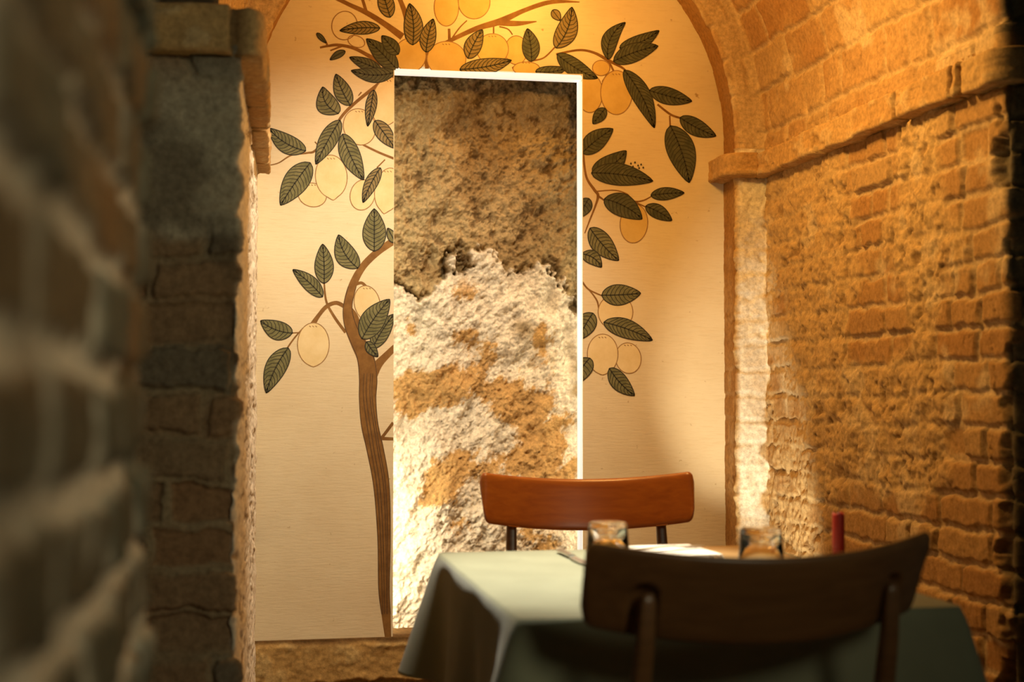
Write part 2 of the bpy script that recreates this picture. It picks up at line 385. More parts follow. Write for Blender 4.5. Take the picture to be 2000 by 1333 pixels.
# ---- painted wall: a plastered panel with an arched head and a tall opening cut through it
OX0, OX1 = onY(769, 600, YM).x, onY(1138, 600, YM).x
OZ1 = onY(950, 139, YM).z; ZB = onY(620, 1250, YM).z
PT = 0.045
def panel():
    bm = bmesh.new(); pts = []
    xr = XC + R0 + 0.012; xl = XC - R0 - 0.012
    pts += [(xl, ZB), (OX0, ZB), (OX0, OZ1 + 0.006), (OX1, OZ1), (OX1, ZB), (xr, ZB)]
    for k in range(0, 65):
        a = math.pi * k / 64; pts.append((XC + (R0 + 0.012) * math.cos(a), ZC + (R0 + 0.012) * math.sin(a)))
    vs = [bm.verts.new((x, YM, z)) for x, z in pts]; f = bm.faces.new(vs)
    r = bmesh.ops.extrude_face_region(bm, geom=[f])
    for v in r['geom']:
        if isinstance(v, bmesh.types.BMVert): v.co.y += PT
    bmesh.ops.triangulate(bm, faces=[x for x in bm.faces if len(x.verts) > 4])
    return bm_obj('wall_back', bm, M_PLASTER, smooth=False)
tag(panel(), kind='structure')

# ---- rough stone plinth under the painted wall
xs = np.arange(-0.06, 1.50, 0.004); zs = np.arange(0, ZB + 0.002, 0.004)
S, Z = np.meshgrid(xs, zs, indexing='ij')
m, r1, r2, r3, d = bricks(S + 0.10, Z - ZB + 0.5, 0.125, 0.42, 0.014, 83, 0.012, 0.006)
rough = fbm(S * 20, Z * 20, 5, 84, .6)
h = m * 0.014 + 0.006 * rough + 0.006 * fbm(S * 6, Z * 6, 3, 85)
h = h * sst(ZB, ZB - 0.018, Z)
c = np.zeros(S.shape + (3,)); c[:] = (0.46, 0.29, 0.10); c = mixc(c, (0.58, 0.42, 0.18), 0.8 * sst(-.1, .6, rough)); c = mixc(c, (0.14, 0.08, 0.03), (1 - m) * 0.7)
c = mixc(c, (0.15, 0.08, 0.025), sst(ZB - 0.020, ZB - 0.008, Z + 0.006 * fbm(S * 12, Z * 12, 3, 86)) * 0.9)  # gap shadow below the painted wall, put into the plinth colour
P = np.stack([S, YM - 0.004 - h, Z], -1)
P = np.concatenate([P, np.stack([xs, xs * 0 + YM + 0.4, xs * 0 + ZB - 0.001], -1)[:, None, :]], 1); c = np.concatenate([c, c[:, -1:, :]], 1)
o = grid_mesh('baseboard_back', P, M_MAS, c); tag(o, kind='structure')

# ---- raw rock showing through the opening
xs = np.arange(OX0 - 0.16, OX1 + 0.14, 0.0022); zs = np.arange(ZB - 0.03, OZ1 + 0.05, 0.0022)
S, Z = np.meshgrid(xs, zs, indexing='ij')
U = (S - OX0) / (OX1 - OX0); V = (Z - ZB) / (OZ1 - ZB)
ca, sa = math.cos(0.6), math.sin(0.6)
A = S * ca - Z * sa; B = S * sa + Z * ca                       # diagonal grain
big = fbm(S * 3.1 + 5, Z * 3.1, 4, 101); med = fbm(A * 16, B * 11, 5, 102, 0.6); fine = fbm(A * 52, B * 40, 4, 103, 0.65)
ridge = 1 - np.abs(fbm(A * 9, B * 7, 5, 104, 0.6)); clod = np.abs(fbm(S * 30, Z * 30, 4, 105, 0.6))
ledge_z = 0.662 + 0.045 * fbm(S * 8, Z * 6, 5, 106, 0.62) + 0.02 * fbm(S * 26, Z * 20, 4, 107, 0.6) - 0.06 * sst(0.75, 0.95, U) - 0.05 * sst(0.30, 0.15, U)
low = sst(ledge_z + 0.008, ledge_z - 0.008, V)                  # lower mass stands proud of the upper rock
yd = 4.085 + 0.0 * S
out = 0.022 * big + (0.020 - .002 * low) * med + (0.0090 - 0.0030 * low) * fine + 0.013 * ridge + (0.009 - 0.004 * low) * clod + 0.030 * low * sst(0.1, 0.3, U)
out += 0.03 * sst(0.5, 0.0, V)
crev = np.exp(-((V - ledge_z - 0.012) / 0.010) ** 2) * sst(-0.2, 0.4, fbm(S * 10, Z * 5, 3, 108)); out -= 0.028 * crev
hole = np.exp(-(((S - onY(858, 0, YM).x) / 0.020) ** 2 + ((V - 0.63) / 0.020) ** 2)); out -= 0.035 * hole
for (px, py, rx, rz, dp) in [(1035, 720, 34, 30, .03), (1110, 690, 14, 60, .03), (845, 500, 12, 26, .04), (870, 540, 16, 12, .03), (925, 305, 10, 16, .02), (1060, 330, 26, 8, .02), (1075, 590, 14, 30, .03), (800, 330, 22, 16, .02), (1040, 1010, 60, 50, .02)]:
    q = onY(px, py, 4.06); out -= dp * np.exp(-(((S - q.x) / (rx * 0.0014)) ** 2 + ((Z - q.z) / (rz * 0.0014)) ** 2))
yd = yd - out; yd = np.maximum(yd, YM + PT + 0.006 - 0.03 * sst(0.03, 0.08, U) * sst(.97, .92, U))
c = np.zeros(S.shape + (3,)); c[:] = (0.50, 0.39, 0.21)
c = mixc(c, (0.34, 0.24, 0.11), sst(-0.1, 0.5, fbm(S * 6, Z * 6, 4, 110)) * 0.8)
c = mixc(c, (0.90, 0.84, 0.70), low * sst(-1.1, -0.5, fbm(A * 5, B * 5, 4, 111)) * 0.95)
bias = -0.45 + 0 * S
for (px, py, rx, ry, a_) in [(800,770,50,60,1),(870,745,60,30,.9),(990,790,70,60,1),(1070,830,60,70,.9),(900,900,60,40,.6),(960,900,60,50,.8),(1060,900,70,50,.9),(850,960,45,70,.8),(880,1040,40,50,.6),(1010,1000,60,60,.5),
                            (880,840,60,35,-.9),(800,900,40,50,-.6),(790,1060,40,120,-.9),(850,1150,60,90,-.8),(1090,760,30,20,-.3),(870,650,60,20,.5),(810,660,15,30,.6),(1060,660,30,50,.5)]:
    q = onY(px, py, 4.06); bias += a_ * np.exp(-(((S - q.x) / (rx * 0.0015)) ** 2 + ((Z - q.z) / (ry * 0.0015)) ** 2))
och = sst(-0.08, 0.25, bias + 1.0 * fbm(A * 9 + 3, B * 5.5, 7, 112, 0.72)) * sst(0.66, 0.60, V)
c = mixc(c, (0.58, 0.34, 0.095), och * 0.9)
c = mixc(c, (0.16, 0.10, 0.04), crev * 0.6)  # crevice darkened in colour as well as depth, for its shade
c = mixc(c, (0.15, 0.09, 0.035), (0.75 - 0.45 * low) * sst(0.15, 0.8, -fine - 0.6 * med))  # shade of the small cavities painted into the rock colour
P = np.stack([S, yd, Z], -1)
o = grid_mesh('bare_rock', P, M_ROCK, c)
tag(o, 'rough bare rock, brown above and whitish below, seen through the tall opening', 'rock')

# ---- LED light line round the opening
def emis(name, col, st):
    m = bpy.data.materials.new(name); m.use_nodes = True; nt = m.node_tree
    b = nt.nodes['Principled BSDF']; b.inputs['Base Color'].default_value = (0.8, 0.8, 0.78, 1); b.inputs['Roughness'].default_value = 0.4
    b.inputs['Emission Color'].default_value = (*col, 1); b.inputs['Emission Strength'].default_value = st; return m
M_LED = emis('led_diffuser', (1.0, 0.93, 0.80), 0.8)
M_LEDS = emis('led_diffuser_bright', (1.0, 0.91, 0.72), 34)
M_LEDD = emis('led_diffuser_dim', (1.0, 0.89, 0.66), 7.5)
def box(bm, x0, x1, y0, y1, z0, z1):
    r = bmesh.ops.create_cube(bm, size=1)['verts']
    for v in r:
        v.co = Vector((x0 + (v.co.x + .5) * (x1 - x0), y0 + (v.co.y + .5) * (y1 - y0), z0 + (v.co.z + .5) * (z1 - z0)))
    return r
led = empty('led_light', ((OX0 + OX1) / 2, YM + 0.02, ZB), 'thin glowing white light line edging the top and right of the tall opening', 'light')
def led_bar(bmf, mat):
    bm = bmesh.new(); bmf(bm); bmesh.ops.bevel(bm, geom=bm.edges[:], offset=0.003, segments=2, affect='EDGES')
    for v in bm.verts: v.co -= Vector(led.location)
    return bm_obj('light_bar', bm, mat, led)
led_bar(lambda b: box(b, OX0 + 0.0005, OX1 - 0.0005, YM - 0.001, YM + 0.035, OZ1 - 0.015, OZ1 - 0.0005), M_LED)
led_bar(lambda b: box(b, OX1 - 0.012, OX1 - 0.0005, YM - 0.001, YM + 0.02, ZB + 0.005, OZ1 - 0.0155), M_LED)
lb = led_bar(lambda b: box(b, OX0 - 0.045, OX0 - 0.030, YM + PT + 0.001, YM + PT + 0.012, ZB + 0.02, ZB + 0.50), M_LEDS)
led_bar(lambda b: box(b, OX0 - 0.045, OX0 - 0.030, YM + PT + 0.001, YM + PT + 0.012, ZB + 0.505, OZ1 - 0.03), M_LEDD)
led_bar(lambda b: box(b, OX1 + 0.030, OX1 + 0.045, YM + PT + 0.001, YM + PT + 0.012, ZB + 0.02, OZ1 - 0.3), M_LEDD)  # unseen bar added behind the panel to brighten the rock's right side

# ------------------------------------------------------------------ the painted lemon tree
mural = empty('lemon_tree_mural', (XC, YM, ZB), 'painted lemon tree with brown trunk, green leaves and pale lemons on the plaster', 'mural')
MO = Vector((XC, YM, ZB))
LAY = [0.0]
def pt(px, py, off):
    q = onY(px, py, YM); q.y -= off; return q - MO
def in_view_of_panel(poly):
    # cut the paint at the sides of the opening: clip polygons in pixel space to the plastered panel
    return poly
def clip(poly, f):
    out = []
    for i in range(len(poly)):
        a, b = poly[i], poly[(i + 1) % len(poly)]; fa, fb = f(a), f(b)
        if fa >= 0: out.append(a)
        if (fa >= 0) != (fb >= 0):
            k = fa / (fa - fb); out.append((a[0] + (b[0] - a[0]) * k, a[1] + (b[1] - a[1]) * k))
    return out
def add_poly(bm, poly, off, mi=0):
    """polygon given in frame pixels, laid on the painted wall and trimmed at the opening"""
    pieces = []
    L = clip(poly, lambda p: 768.5 - p[0])
    if len(L) > 2: pieces.append(L)
    rest = clip(poly, lambda p: p[0] - 768.5)
    if len(rest) > 2:
        Rr = clip(rest, lambda p: p[0] - 1138.5)
        if len(Rr) > 2: pieces.append(Rr)
        mid = clip(clip(rest, lambda p: 1138.5 - p[0]), lambda p: (137 + (p[0] - 770) * 0.02) - p[1])
        if len(mid) > 2: pieces.append(mid)
    for pc in pieces:
        try:
            f = bm.faces.new([bm.verts.new(pt(x, y, off)) for x, y in pc]); f.material_index = mi
        except ValueError: pass
def smooth_line(pts, n=8):
    pts = [tuple(p) for p in pts]
    if len(pts) < 3: n = 4
    out = []
    for i in range(len(pts) - 1):
        p0 = pts[max(0, i - 1)]; p1 = pts[i]; p2 = pts[i + 1]; p3 = pts[min(len(pts) - 1, i + 2)]
        for k in range(n):
            t = k / n
            out.append(tuple(0.5 * (2 * p1[j] + (p2[j] - p0[j]) * t + (2 * p0[j] - 5 * p1[j] + 4 * p2[j] - p3[j]) * t * t + (3 * p1[j] - p0[j] - 3 * p2[j] + p3[j]) * t ** 3) for j in range(len(p1))))
    out.append(pts[-1]); return out
def ribbon(bm, pts, off, mi=0, sm=True):
    """pts: (px, py, half width)"""
    if sm: pts = smooth_line(pts)
    L, R = [], []
    for i, (x, y, w) in enumerate(pts):
        a = pts[max(0, i - 1)]; b = pts[min(len(pts) - 1, i + 1)]; dx, dy = b[0] - a[0], b[1] - a[1]; l = math.hypot(dx, dy) or 1
        nx, ny = -dy / l, dx / l; L.append((x + nx * w, y + ny * w)); R.append((x - nx * w, y - ny * w))
    for i in range(len(pts) - 1): add_poly(bm, [L[i], L[i + 1], R[i + 1], R[i]], off, mi)

bark = bmesh.new(); n_ = 0
BR = [
 [(758,1248,6),(754,1200,9),(750,1150,11),(750,1050,13),(745,950,16),(733,880,17),(722,830,17),(718,780,17),(719,740,18),(714,700,17),(699,668,15),(684,635,12),(679,600,9),(688,560,8),(708,522,7),(738,492,7),(772,469,7)],
 [(724,732,14),(742,708,8),(772,678,6)], [(677,598,5),(694,618,5),(703,655,7),(714,700,9)],
 [(674,600,4),(657,592,4),(638,599,4),(622,617,4),(611,634,5.5)], [(675,650,3),(652,618,2.8),(637,588,2.2),(633,550,1.5)],
 [(568,651,1.2),(588,650,1.2)], [(560,682,1.6),(574,662,1.6),(592,641,1.2)], [(692,557,3),(706,553,3),(717,562,2.5)],
 [(742,857,3.5),(770,858,3)], [(744,858,3),(768,826,3)],
 [(772,142,6),(742,163,4),(702,194,3.2),(672,222,3),(648,255,2),(617,293,2.3),(600,299,2),(570,303,1.6),(545,318,1.2),(527,323,1.0)],
 [(776,142,7),(722,110,4),(690,94,3.2),(660,88,3),(640,90,2.4),(625,93,2)], [(640,90,2),(634,78,2),(622,66,3)], [(668,90,2),(645,99,1.5)],
 [(636,-14,4),(680,8,4),(716,25,5),(750,46,5.5),(786,72,7)], [(716,25,3),(706,-8,3)], [(778,-8,4),(790,22,5),(796,50,5),(795,75,4)],
 [(834,134,4),(836,104,3),(880,79,4),(930,56,5),(976,42,6.5),(1020,22,4.5),(1062,7,4.5),(1092,3,3.5),(1132,4,1)],
 [(972,44,6),(1010,46,5),(1048,42,1)], [(1078,0,2),(1090,-14,3)], [(878,80,3),(877,56,2.5)], [(880,79,1.6),(897,55,1.4),(912,40,1.2)],
 [(964,52,1.6),(964,66,1.6)], [(975,52,1.5),(992,57,1.4),(1001,68,1.3)], [(1000,133,2),(1036,120,1.6),(1062,113,1.6),(1084,92,1.5)],
 [(1086,106,2),(1130,98,2.2),(1160,103,2.6),(1188,118,3.2),(1216,133,2.2),(1228,146,2)], [(1188,118,2),(1198,138,2)], [(1186,120,1.5),(1190,135,1.2),(1176,160,1.2)],
 [(1284,204,2),(1310,224,2.2),(1330,231,2)], [(1308,226,1.6),(1309,248,1.6)],
 [(1139,300,2),(1145,345,2.2),(1160,370,2.8),(1168,382,2.8),(1163,402,2),(1152,430,1.6),(1142,456,1)], [(1167,382,2),(1182,393,1.6)],
 [(1166,374,1.2),(1200,372,1.1),(1224,379,1.2),(1238,393,1.6),(1256,392,1.5),(1272,384,1.2)], [(1240,395,1.4),(1262,405,1.3)],
 [(1136,549,1.8),(1150,566,1.6),(1178,579,1.4)], [(1150,566,1.2),(1166,588,1.6),(1170,612,1)], [(709,283,2),(740,298,2.2),(772,311,2.4)], [(752,312,1.3),(736,328,1.3)],
 [(700,187,1),(706,180,1.4)], [(620,283,1),(615,277,1.3)]]
for k, b in enumerate(BR): ribbon(bark, b, 0.0001 + 0.000005 * k, 0)
for dx in (-8, -2, 5, 9):       # grain lines drawn on the trunk
    ribbon(bark, [(752 + dx * .6, 1200, .7), (750 + dx * .8, 1060, .9), (744 + dx, 950, 1), (731 + dx, 870, .9), (718 + dx, 780, .8), (719 + dx, 730, .6)], 0.00035, 1)
for e in (-1, 1):
    ribbon(bark, [(x + e * w_ * .95, y, 0.8) for x, y, w_ in BR[0][1:14]], 0.00035, 1)
M_BARKL = paint('bark_line_paint', (0.08, 0.04, 0.015), (0.13, 0.07, 0.03))
def flat_obj(name, bm, mats, parent):
    me = bpy.data.meshes.new(name); bm.to_mesh(me); bm.free()
    return obj(name, me, mats, parent, smooth=False)

LEM = [(612,673,31,42,0,0,1),(717,593,25,35,-12,0,1),(610,381,28,23,15,0,0),(647,345,31,42,-5,0,2),(702,248,31,36,-20,0,0),(757,198,31,48,12,0,2),(708,381,24,30,15,0,0),(758,371,26,43,10,0,2),
 (673,50,25,28,10,2,0),(696,81,17,11,20,2,0),(801,108,31,33,0,1,0),(872,115,38,34,0,1,0),(872,14,24,37,0,1,0),(926,4,31,33,0,1,0),(1008,98,22,28,0,1,0),(962,96,31,30,0,1,0),(1028,134,26,13,0,1,0),
 (1174,133,17,15,0,1,0),(1152,182,25,38,0,1,0),(1204,181,31,43,0,1,0),(1238,437,27,38,5,1,0),(1202,610,34,34,0,0,0),(1227,700,25,30,-10,0,0),(1177,692,30,39,0,0,1)]
for k, (cx, cy, rx, ry, rot, kind, tipk) in enumerate(LEM):
    bm = bmesh.new(); off = 0.0004 + 0.000012 * k; N_ = 40; a0 = math.radians(rot)
    def shp(sc_):
        out = []
        for i in range(N_):
            a = 2 * math.pi * i / N_; x = rx * math.cos(a); y = ry * math.sin(a)
            if tipk: y += (0.11 if tipk == 2 else 0.05) * ry * math.exp(-((a - math.pi / 2) / 0.2) ** 2)
            x *= sc_; y *= sc_
            out.append((cx + x * math.cos(a0) - y * math.sin(a0), cy + x * math.sin(a0) + y * math.cos(a0)))
        return out
    o1 = shp(1.0)
    if kind != 2: add_poly(bm, o1, off, 0)
    ow = shp(1.0) ; 
    ribbon(bm, [(x, y, 0.9) for x, y in o1 + [o1[0]]], off + 0.000006, 1, sm=False)
    if kind != 2 and rx > 24:
        for j in range(3): 
            ribbon(bm, [(cx - 8 + j * 6, cy - ry * 0.86, .8), (cx - 5 + j * 6, cy - ry * 0.80, .8)], off + 0.000006, 1, sm=False)
    bm2 = flat_obj('painted_lemon', bm, [M_LEMG if kind == 1 else M_LEM, M_LINE], mural)

# leaves: base x, y, tip x, y, full width, bend, tone (0 grey green, 1 dark, 2 faded olive)
LV = [(597,295,525,251,38,-.25,0),(661,222,630,170,42,-.5,0),(684,206,656,145,34,-.1,0),(664,235,617,321,36,.05,0),(669,262,710,352,40,.1,0),(606,318,548,401,50,.05,0),
 (730,176,718,247,22,0,2),(732,236,772,290,32,0,2),(742,55,664,60,26,.1,2),(776,137,716,76,36,.05,1),(745,138,683,112,24,0,1),(772,141,686,138,30,-.25,1),(778,106,746,70,28,0,1),
 (762,34,744,-25,32,0,2),(806,88,800,7,38,.15,2),(832,102,846,37,32,-.1,2),(743,328,709,396,26,.1,2),(619,65,637,84,9,0,1),(674,100,645,117,14,.1,1),
 (699,524,661,459,42,-.3,0),(731,491,731,408,47,0,0),(633,554,630,477,38,.05,0),(630,580,572,527,30,.1,0),(571,651,509,627,38,-.25,0),(563,680,520,768,42,.15,0),
 (728,680,770,614,34,-.1,0),(707,662,761,585,48,-.1,0),(716,668,738,697,20,.1,0),(772,474,757,446,18,0,0),
 (914,114,942,58,34,-.1,2),(898,136,999,118,34,.1,2),(1038,120,1030,56,35,.1,1),(1079,20,1094,40,18,0,2),(1086,94,1117,14,42,.25,2),(1046,140,1106,133,24,.2,1),(1088,106,1167,153,34,.15,1),
 (1187,116,1221,44,32,-.45,1),(1210,94,1287,60,30,.2,1),(1198,120,1285,90,38,-.1,1),(1219,137,1278,250,38,-.15,1),(1268,177,1351,198,34,.05,1),(1328,230,1398,266,34,.1,1),(1309,246,1346,357,56,-.12,1),
 (1182,212,1158,242,24,0,1),(1137,299,1197,252,40,-.1,1),(1157,337,1223,295,44,.3,1),(1155,338,1275,354,44,-.1,1),(1271,382,1336,377,25,-.05,1),(1180,389,1254,428,46,-.2,1),(1261,403,1312,431,28,-.1,1),
 (1152,446,1208,509,42,.1,0),(1136,496,1175,522,28,-.35,0),(1175,577,1251,573,42,.05,0),(1179,630,1274,665,38,-.1,0),(1158,612,1130,664,40,.1,0),(1190,720,1239,773,34,.15,0),(1152,700,1130,748,40,.3,0),(1150,388,1132,425,30,.1,1)]
lf = bmesh.new()
for k, (bx, by, tx, ty, W, bend, tone) in enumerate(LV):
    off = 0.0008 + 0.000012 * k; L = math.hypot(tx - bx, ty - by); ux, uy = (tx - bx) / L, (ty - by) / L; nx, ny = -uy, ux
    def mid(t): 
        q = bend * L * 0.35 * 4 * t * (1 - t) * (1 if True else 0); return bx + ux * L * t + nx * q, by + uy * L * t + ny * q
    def wd(t): return W * 0.5 * (math.sin(math.pi * t ** 0.82) ** 0.75) * (1 - 0.10 * t)
    n = 22; Lp, Rp = [], []
    for i in range(n + 1):
        t = i / n; x, y = mid(t); ww = wd(t) if 0 < i < n else 0; Lp.append((x + nx * ww, y + ny * ww)); Rp.append((x - nx * ww, y - ny * ww))
    for i in range(n): add_poly(lf, [Lp[i], Lp[i + 1], Rp[i + 1], Rp[i]], off, [0, 2, 3][tone])
    for side in (Lp, Rp): ribbon(lf, [(x, y, 1.0) for x, y in side], off + 0.000006, 1, sm=False)
    ribbon(lf, [(*mid(i / 12), 1.2 if L > 30 else .8) for i in range(13)], off + 0.000006, 1, sm=False)
    if L > 35:
        nv = max(4, int(L / 9))
        for i in range(1, nv + 1):
            t = i / (nv + 1.2)
            for sgn in (-1, 1):
                t2 = min(0.97, t + 0.16); x0, y0 = mid(t); x2, y2 = mid(t2); ww = wd(t2) * 0.93
                xm, ym = mid(t + 0.06); wm = wd(t + 0.06) * 0.5
                ribbon(lf, [(x0, y0, .75), (xm + sgn * nx * wm, ym + sgn * ny * wm, .75), (x2 + sgn * nx * ww, y2 + sgn * ny * ww, .6)], off + 0.000006, 1, sm=False)
for (x, y) in [(1232,320),(1240,318),(1236,326),(1246,324),(1252,322),(1248,329),(1256,328)]:
    add_poly(lf, [(x - 2, y), (x, y - 3), (x + 2, y), (x, y + 2)], 0.0016, 1)
flat_obj('painted_branches', bark, [M_BARK, M_BARKL], mural)
flat_obj('painted_leaves', lf, [M_LEAF, M_VEIN, M_LEAFD, M_LEAFO], mural)

# ------------------------------------------------------------------ furniture
def wood(name, c0, c1, rough=0.35, coat=0.3):
    m, nt, b = nodes(name, rough, spec=0.5)
    tc = nt.nodes.new('ShaderNodeTexCoord'); mp = nt.nodes.new('ShaderNodeMapping'); mp.inputs['Scale'].default_value = (3, 30, 45)
    nt.links.new(tc.outputs['Object'], mp.inputs[0]); n = noise_node(nt, 2.0, 6, 0.6, mp.outputs[0], 0.6)
    r = ramp(nt, n.outputs[0], [(0.3, c0), (0.7, c1)]); nt.links.new(r.outputs[0], b.inputs['Base Color'])
    bump(nt, b, n.outputs[0], 0.08, 0.001); b.inputs['Coat Weight'].default_value = coat; b.inputs['Coat Roughness'].default_value = 0.3
    return m
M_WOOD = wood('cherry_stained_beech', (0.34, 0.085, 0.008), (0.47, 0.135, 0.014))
M_WOODP = wood('shaded_stained_beech', (0.105, 0.045, 0.014), (0.165, 0.075, 0.025), 0.42)  # darker copy of the beech; the near chair's shade is in the colour

def loft_post(pts, n=14):
    """tapered rounded-rectangle post through (x, y, z, half x, half y)"""
    bm = bmesh.new(); rings = []
    for (x, y, z, a, b) in pts:
        rr = []
        for i in range(n):
            q = 2 * math.pi * i / n; cx, sx = math.cos(q), math.sin(q); p = 0.6
            rr.append(bm.verts.new((x + a * math.copysign(abs(cx) ** p, cx), y + b * math.copysign(abs(sx) ** p, sx), z)))
        rings.append(rr)
    for r0, r1 in zip(rings, rings[1:]):
        for i in range(n): bm.faces.new((r0[i], r0[(i + 1) % n], r1[(i + 1) % n], r1[i]))
    bm.faces.new(rings[0][::-1]); bm.faces.new(rings[-1]); return bm
RT = 0.84                # height of the rail's raised ends
def rail_mesh(parent, mat):
    """curved top rail, concave to the sitter (+y), with grooves behind for the two posts"""
    Wd, H, sag, dip, th = 0.226, 0.100, 0.062, 0.020, 0.017
    nu, nv = 150, 44
    us = np.linspace(-1, 1, nu); vs = np.linspace(0, 1, nv)
    U, V = np.meshgrid(us, vs, indexing='ij')
    # rounded outline: shrink the ends top and bottom
    edge = 1 - 0.030 * (1 - V); 
    rc = 0.10; 
    cornz = np.clip((np.abs(U) - (1 - 0.055)) / 0.055, 0, 1)
    round_t = (1 - np.sqrt(np.clip(1 - cornz ** 2, 0, 1))) * 0.022
    X = U * Wd * edge
    ztop = RT + 0.006 - dip * (1 - U ** 2) - round_t; zbot = RT + 0.003 - H - dip * 1.15 * (1 - U ** 2) + round_t
    Z = zbot + (ztop - zbot) * V
    lean = -0.035 * (V - 0.5)
    Yc = -sag * (1 - U ** 2) + lean
    t_ = th * 0.5 * (np.clip(1 - np.abs(2 * V - 1) ** 8, 0, 1) ** 0.5 * 0.75 + 0.25) * (np.clip(1 - np.abs(U) ** 30, 0, 1) ** .5 * 0.7 + 0.3)
    ny = np.ones_like(U); nx = -(2 * sag * U / Wd) ; l = np.sqrt(nx ** 2 + 1); nx, ny = nx / l, ny / l
    front = np.stack([X + nx * t_, Yc + ny * t_, Z], -1)
    # groove on the rear face
    g = np.zeros_like(U)
    for px in (-0.158, 0.158):
        dx = np.abs(X - px); zc = RT - 0.058
        dist = np.where(Z > zc, np.hypot(dx, Z - zc), dx); g = np.maximum(g, 1 - np.clip((dist - 0.0125) / 0.003, 0, 1))
    back = np.stack([X - nx * (t_ - 0.011 * g), Yc - ny * (t_ - 0.011 * g), Z], -1)
    bm = bmesh.new()
    A = [[bm.verts.new(front[i, j]) for j in range(nv)] for i in range(nu)]; B = [[bm.verts.new(back[i, j]) for j in range(nv)] for i in range(nu)]
    for i in range(nu - 1):
        for j in range(nv - 1):
            bm.faces.new((A[i][j], A[i][j + 1], A[i + 1][j + 1], A[i + 1][j])); bm.faces.new((B[i][j], B[i + 1][j], B[i + 1][j + 1], B[i][j + 1]))
        bm.faces.new((A[i][0], A[i + 1][0], B[i + 1][0], B[i][0])); bm.faces.new((A[i][-1], B[i][-1], B[i + 1][-1], A[i + 1][-1]))
    for j in range(nv - 1):
        bm.faces.new((A[0][j], B[0][j], B[0][j + 1], A[0][j + 1])); bm.faces.new((A[-1][j], A[-1][j + 1], B[-1][j + 1], B[-1][j]))
    return bm_obj('backrest', bm, mat, parent)
def make_chair(name, loc, rz, label, mat, matp, group=None):
    """origin on the floor under the rail's end chord; sitter faces +y"""
    r = empty(name, loc, label, 'chair', rz, group)
    rail_mesh(r, mat)
    yb = -0.062 * (1 - (0.158 / 0.225) ** 2)
    for sx in (-1, 1):
        # rear leg sweeps up to become the back post, its tip let into the rail's groove
        bm = loft_post([(sx * 0.172, -0.055, 0.0, 0.012, 0.013), (sx * 0.170, 0.0, 0.22, 0.014, 0.016), (sx * 0.168, 0.018, 0.42, 0.015, 0.019), (sx * 0.163, 0.006, 0.56, 0.0135, 0.014),
                        (sx * 0.159, yb + 0.000, 0.715, 0.011, 0.0095), (sx * 0.158, yb - 0.010, 0.775, 0.0095, 0.0065), (sx * 0.158, yb - 0.0115, 0.786, 0.0055, 0.004)])
        bm_obj('leg', bm, matp, r)
        bm_obj('leg', loft_post([(sx * 0.185, 0.375, 0.0, 0.011, 0.011), (sx * 0.180, 0.365, 0.40, 0.016, 0.016)]), matp, r)
    # seat
    bm = bmesh.new(); n = 40; top, bot = [], []
    for i in range(n):
        a = 2 * math.pi * i / n; cx, sx_ = math.cos(a), math.sin(a); p = 0.5
        x = 0.215 * math.copysign(abs(cx) ** p, cx) * (1 + 0.06 * sx_); y = 0.205 + 0.205 * math.copysign(abs(sx_) ** p, sx_)
        top.append(bm.verts.new((x, y, 0.452))); bot.append(bm.verts.new((x * .985, 0.205 + (y - .205) * .985, 0.430)))
    for i in range(n): bm.faces.new((top[i], top[(i + 1) % n], bot[(i + 1) % n], bot[i]))
    ft = bm.faces.new(top); bm.faces.new(bot[::-1])
    bmesh.ops.inset_region(bm, faces=[ft], thickness=0.03); 
    for v in ft.verts: v.co.z -= 0.006
    bm_obj('seat', bm, mat, r)
    bm = bmesh.new(); box(bm, -0.175, 0.175, 0.355, 0.375, 0.375, 0.428); box(bm, -0.16, 0.16, 0.010, 0.030, 0.375, 0.428)
    box(bm, -0.183, -0.165, 0.02, 0.37, 0.375, 0.428); box(bm, 0.165, 0.183, 0.02, 0.37, 0.375, 0.428); bm_obj('seat_frame', bm, matp, r, False)
    for sx in (-1, 1):
        bm = bmesh.new(); box(bm, sx * 0.174 - 0.007, sx * 0.174 + 0.007, 0.0, 0.365, 0.20, 0.225); bmesh.ops.bevel(bm, geom=bm.edges[:], offset=0.004, segments=2, affect='EDGES'); bm_obj('stretcher', bm, matp, r)
    return r
def end(px, py): return onZ(px, py, RT)
def place(l, r_, flip):
    c = (l + r_) / 2; d = r_ - l; a = math.atan2(d.y, d.x)
    return Vector((c.x, c.y, 0)), a + (math.pi if flip else 0)
cl, ca_ = place(end(1130, 1063), end(1802, 1041), False)
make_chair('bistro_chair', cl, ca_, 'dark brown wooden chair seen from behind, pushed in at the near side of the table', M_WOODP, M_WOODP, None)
fl, fa = place(end(944, 929), end(1353, 927), True)
make_chair('bistro_chair', fl, fa, 'orange-brown wooden chair facing the camera on the far side of the table, before the mural', M_WOOD, M_WOODP, None)

